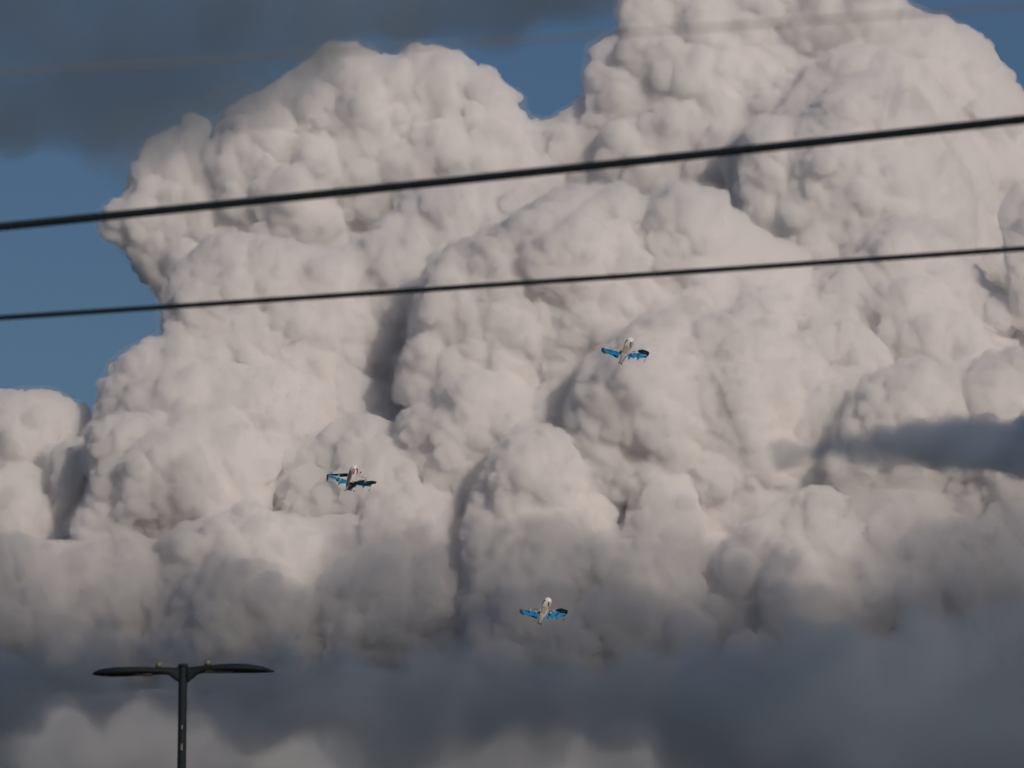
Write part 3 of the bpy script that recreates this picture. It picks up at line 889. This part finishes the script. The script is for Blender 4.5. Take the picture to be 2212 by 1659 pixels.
def drone_low(u0=1150, v0=800):
    """the pose seen from below with the belly turned to the viewer"""
    s = Drone(u0, v0)
    s.hull((985, 1215, 0.10), (1365, 345, -0.25), 0.262, 0.25, math.radians(-16),
           [(0.0, .36, .16, .10), (0.06, .44, .32, .06), (0.16, .60, .62, .03), (0.30, .82, .92, 0), (0.45, .90, 1, 0), (0.62, .96, 1, 0), (0.72, 1.06, 1.04, 0), (0.80, 1.10, 1.06, 0),
            (0.88, 1.02, .98, 0), (0.94, .82, .80, 0), (0.98, .52, .52, 0), (1.0, .20, .20, 0)], flat=4.5)
    h = PI / 2
    s.patch("stripe", .74, .92, h + .50, h + .86, M_RED, a0e=h + .12, a1e=h + .60)
    s.patch("stripe", .73, .90, h - .72, h - .32, M_RED, a0e=h - .52, a1e=h - .06)
    s.patch("stripe", .68, .93, .22, .50, M_RED, a0e=.42, a1e=.80)
    s.patch("stripe", .68, .92, -.35, -.22, M_RED, a0e=-.3, a1e=-.1)
    s.patch("side_seam", .665, .69, .05, .72, M_BLACK)
    bay = s.patch("cargo_door", .42, .70, h - .62, h + .42, M_TAN, lift=.003)
    for i in range(3):
        for j in range(2):
            bm = bmesh.new(); ball(bm, s.surf(.475 + .075 * i, h - .30 + .42 * j, .004), .012, 1)
            obj("lock", bm, mat_lock, s.body)
    s.patch("vent_slot", .46, .64, h + .80, h + .92, M_BLACK)
    for t, a in ((.37, h - .5), (.28, h - .3), (.20, h + .1), (.10, h + .5), (.90, h - .0), (.33, h + .2)):
        s.dot(t, a, .009, M_BLACK)
    bm = bmesh.new(); ball(bm, s.surf(.52, .45, .004), .022, 1, (1, .4, 1.2)); obj("side_light", bm, M_HUB, s.body)
    # shade painted in grey on the right of the tail
    s.patch("tail_dark_patch", .02, .34, .02, .72, M_SHADED, lift=.003)
    # left wings
    rear = s.slab("wing", [(385, 672), (330, 700), (315, 800), (450, 902), (470, 862), (600, 902), (690, 942), (880, 1052), (940, 940), (1040, 880), (800, 830), (500, 740)], 0.16, 0.035, M_DARK, slope=(.15, 0))
    w = s.slab("wing", [(388, 703), (470, 716), (560, 730), (680, 755), (780, 785), (880, 815), (935, 825), (1012, 768), (1050, 830), (1098, 872), (1062, 935), (990, 905), (930, 945), (870, 925), (800, 932), (700, 915), (600, 885), (470, 850), (430, 790)], 0.0, 0.045, M_BLUE, slope=(-.1, -.25))
    s.fin([(590, 880), (700, 900), (705, 925), (628, 946)], -0.01, .05, M_BLUE, w)
    s.fin([(800, 925), (930, 860), (940, 935), (850, 1006)], -0.03, .06, M_BLUE, w)
    s.fin([(690, 905), (800, 925), (810, 990), (700, 925)], 0.04, .03, M_DARK, w, "winglet")
    tip = s.slab("winglet", [(335, 690), (395, 700), (470, 850), (452, 898), (316, 800)], 0.02, 0.10, M_DARK, slope=(.2, 0))
    # right wings
    r2 = s.slab("wing", [(1590, 765), (1680, 750), (1762, 740), (1880, 785), (1975, 826), (1981, 890), (1940, 972), (1850, 925), (1740, 915), (1640, 855), (1598, 850)], 0.12, 0.035, M_DARK, slope=(-.2, .1))
    s.smile(arc(1770, 1900, 838, 30), 0.105, 5, r2)
    rw = s.slab("wing", [(1270, 885), (1400, 868), (1520, 866), (1640, 862), (1705, 872), (1722, 918), (1810, 935), (1905, 952), (1925, 985), (1862, 1028), (1760, 1030), (1660, 1040), (1600, 1045), (1500, 1012), (1400, 1020), (1320, 1030), (1250, 1012), (1205, 960)], 0.0, 0.045, M_BLUE, slope=(.12, -.25))
    s.fin([(1235, 960), (1345, 1020), (1300, 1075), (1255, 1118)], -.03, .05, M_BLUE, rw)
    s.fin([(1390, 960), (1490, 1000), (1450, 1050), (1415, 1075)], -.03, .05, M_BLUE, rw)
    s.fin([(1545, 1000), (1670, 1020), (1620, 1080), (1565, 1126)], -.03, .06, M_BLUE, rw)
    s.slab("fin_dark_panel", [(1640, 872), (1700, 880), (1650, 930), (1560, 985), (1570, 930)], -.045, .02, M_DEEP, rw)  # plates in a darker blue on the wing
    s.slab("fin_dark_panel", [(1800, 985), (1905, 958), (1860, 1022), (1775, 1026)], -.04, .02, M_DEEP, rw)
    s.slab("fin_dark_panel", [(1330, 905), (1400, 890), (1380, 960), (1300, 1000)], -.045, .02, M_DEEP, rw)
    # wing root panel
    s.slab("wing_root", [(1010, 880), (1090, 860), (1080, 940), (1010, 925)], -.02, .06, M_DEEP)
    s.prop(700, 706, -.06, ((872, 702), (590, 640)))
    s.prop(888, 776, -.05, ((1005, 768), (840, 662)))
    s.prop(1030, 738, -.12, ((1140, 785), (850, 672)))
    s.prop(1500, 800, -.02, ((1345, 838), (1610, 792)))
    s.prop(1390, 850, -.05, ((1330, 900), (1480, 812)), hub=18)
    s.strut(1905, 985, 1815, 1150, 0)
    s.strut(930, 950, 935, 1195, .06, r=17, th=3)
    s.foot(925, 1200, .05, 20)
    s.foot(1018, 1236, .05, 24)
    return s.root


def drone_side(u0=1100, v0=800):
    """the pose seen more from the side, nose up, near wing over the hull"""
    s = Drone(u0, v0)
    s.hull((970, 1185, 0.10), (1225, 325, -0.22), 0.285, 0.25, math.radians(38),
           [(0.0, .66, .10, .0), (0.08, .78, .30, .0), (0.20, .92, .70, 0), (0.32, 1, .97, 0), (0.60, 1, 1, 0), (0.74, 1, 1, 0), (0.84, .93, .93, 0),
            (0.91, .78, .78, 0), (0.96, .55, .55, 0), (0.99, .28, .28, 0), (1.0, .12, .12, 0)], flat=3.6)
    h = PI / 2
    s.patch("stripe", .80, .93, PI - .75, PI - .45, M_RED, a0e=PI - 1.1, a1e=PI - .6)
    s.patch("stripe", .70, .90, h + .16, h + .50, M_RED, a0e=h + .1, a1e=h + .44)
    s.patch("stripe", .67, .93, h - .74, h - .36, M_RED, a0e=h - .50, a1e=h + .02)
    s.patch("stripe", .68, .94, .12, .34, M_RED, a0e=.3, a1e=.75)
    s.patch("side_shade_patch", .16, .80, h + .55, PI + .35, M_SHADED, lift=.003)  # shade painted on the dim left side of the hull
    s.patch("tail_dark_patch", .01, .20, h - .7, h + .5, mat_pbr("tail_brown", (.12, .11, .09), .6), lift=.003)
    s.patch("side_seam", .665, .685, .2, h - .6, M_BLACK)
    s.patch("vent_slot", .45, .70, PI - .5, PI - .38, M_BLACK)
    bm = bmesh.new(); ball(bm, s.surf(.56, h - .62, .004), .02, 1); obj("side_light", bm, M_HUB, s.body)
    for t, a in ((.51, h - .6), (.93, h - .3), (.97, h - .5), (.62, h - .1), (.33, PI - .6), (.25, h + .7)):
        s.dot(t, a, .010, M_BLACK)
    s.slab("wing", [(268, 630), (500, 618), (750, 608), (965, 598), (940, 712), (840, 718), (720, 727), (640, 700), (450, 680), (272, 658)], .22, .04, M_DARK, slope=(.05, .3))
    s.slab("winglet", [(228, 650), (250, 625), (276, 632), (284, 822), (258, 892), (221, 792)], .05, .16, M_DARK)
    w = s.slab("wing", [(278, 660), (450, 690), (560, 728), (650, 742), (760, 778), (900, 820), (985, 865), (1000, 905), (880, 940), (710, 950), (640, 935), (640, 890), (700, 862), (520, 802), (280, 742)], .0, .05, M_BLUE, slope=(-.12, -.3))
    s.fin([(640, 880), (760, 930), (700, 955), (602, 1046)], -.04, .06, M_BLUE, w)
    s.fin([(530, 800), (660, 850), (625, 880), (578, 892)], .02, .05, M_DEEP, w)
    s.slab("fin_dark_panel", [(690, 905), (860, 900), (900, 925), (720, 942)], -.05, .02, M_DEEP, w)  # darker blue plate on the wing
    r0 = s.slab("wing", [(1290, 862), (1340, 838), (1440, 828), (1545, 825), (1565, 875), (1290, 885)], .12, .04, M_BLUE)
    near = s.slab("wing", [(1028, 915), (1120, 895), (1210, 878), (1420, 855), (1560, 868), (1700, 862), (1820, 851), (1957, 885), (1937, 957), (1805, 968), (1770, 992), (1480, 1012), (1280, 990), (1210, 1000), (1100, 1000), (1018, 972)], -.16, .045, M_DARK, slope=(.05, .3))
    s.smile(arc(1400, 1670, 915, 38, skew=-20), -.175, 9, near)
    lo = s.slab("wing", [(1290, 985), (1480, 1005), (1790, 975), (1772, 1030), (1705, 1056), (1590, 1040), (1480, 1035), (1290, 1000)], -.10, .045, M_BLUE)
    s.fin([(1462, 1020), (1600, 1030), (1540, 1062), (1484, 1138)], -.09, .05, M_BLUE, lo)
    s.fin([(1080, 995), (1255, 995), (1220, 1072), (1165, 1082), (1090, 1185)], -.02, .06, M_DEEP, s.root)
    s.fin([(1420, 1000), (1700, 985), (1690, 1050), (1600, 1030)], -.12, .02, M_DEEP, lo, "fin_dark_panel")
    s.prop(650, 655, .10, ((560, 640), (740, 660)), hub=24)
    s.prop(710, 785, -.06, ((620, 770), (770, 750)), hub=30)
    s.prop(1560, 752, -.02, ((1375, 712), (1705, 728), (1620, 850)), hub=26)
    s.prop(1157, 872, -.20, ((1130, 880), (1190, 862)), hub=20)
    s.prop(1572, 848, -.20, ((1610, 860), (1530, 856)), hub=16)
    s.prop(1375, 625, .15, ((1432, 545), (1385, 540)), hub=10)
    s.strut(1270, 990, 1172, 1205, -.1, r=24)
    s.strut(1790, 985, 1690, 1185, -.1, r=22)
    s.foot(862, 1196, .05, 22)
    s.foot(1078, 1184, .02, 22)
    return s.root


mat_lock = mat_pbr("bay_lock_brown", (0.22, 0.16, 0.12), 0.6)


def copy_tree(o, parent=None):
    c = o.copy(); COL.objects.link(c); c.parent = parent
    for ch in list(o.children): copy_tree(ch, c)
    return c


def face_camera(o, px, py, dist, roll=0.0):
    o.location = at(px, py, dist)
    o.rotation_euler = (PITCH, math.radians(roll), 0)


def plate(x0, y0, u, v):
    return (x0 + u / 13.825) * 2212 / 2560, (y0 + v / 13.825) * 2212 / 2560


GRP = "delivery drones flying in front of the cloud"
d1 = drone_low()
face_camera(d1, *plate(1480, 820, 1150, 800), 257)
tag(d1, "blue winged delivery drone flying highest, just below the power lines on the right", "drone", GRP)
d2 = copy_tree(d1)
face_camera(d2, *plate(1280, 1480, 1095, 665), 257, -4.0)
tag(d2, "blue winged delivery drone flying lowest, near the dark cloud base at bottom centre", "drone", GRP)
d3 = drone_side()
face_camera(d3, *plate(800, 1140, 1100, 800), 257)
tag(d3, "delivery drone flying leftmost, nose up, near dark wing across its white hull", "drone", GRP)
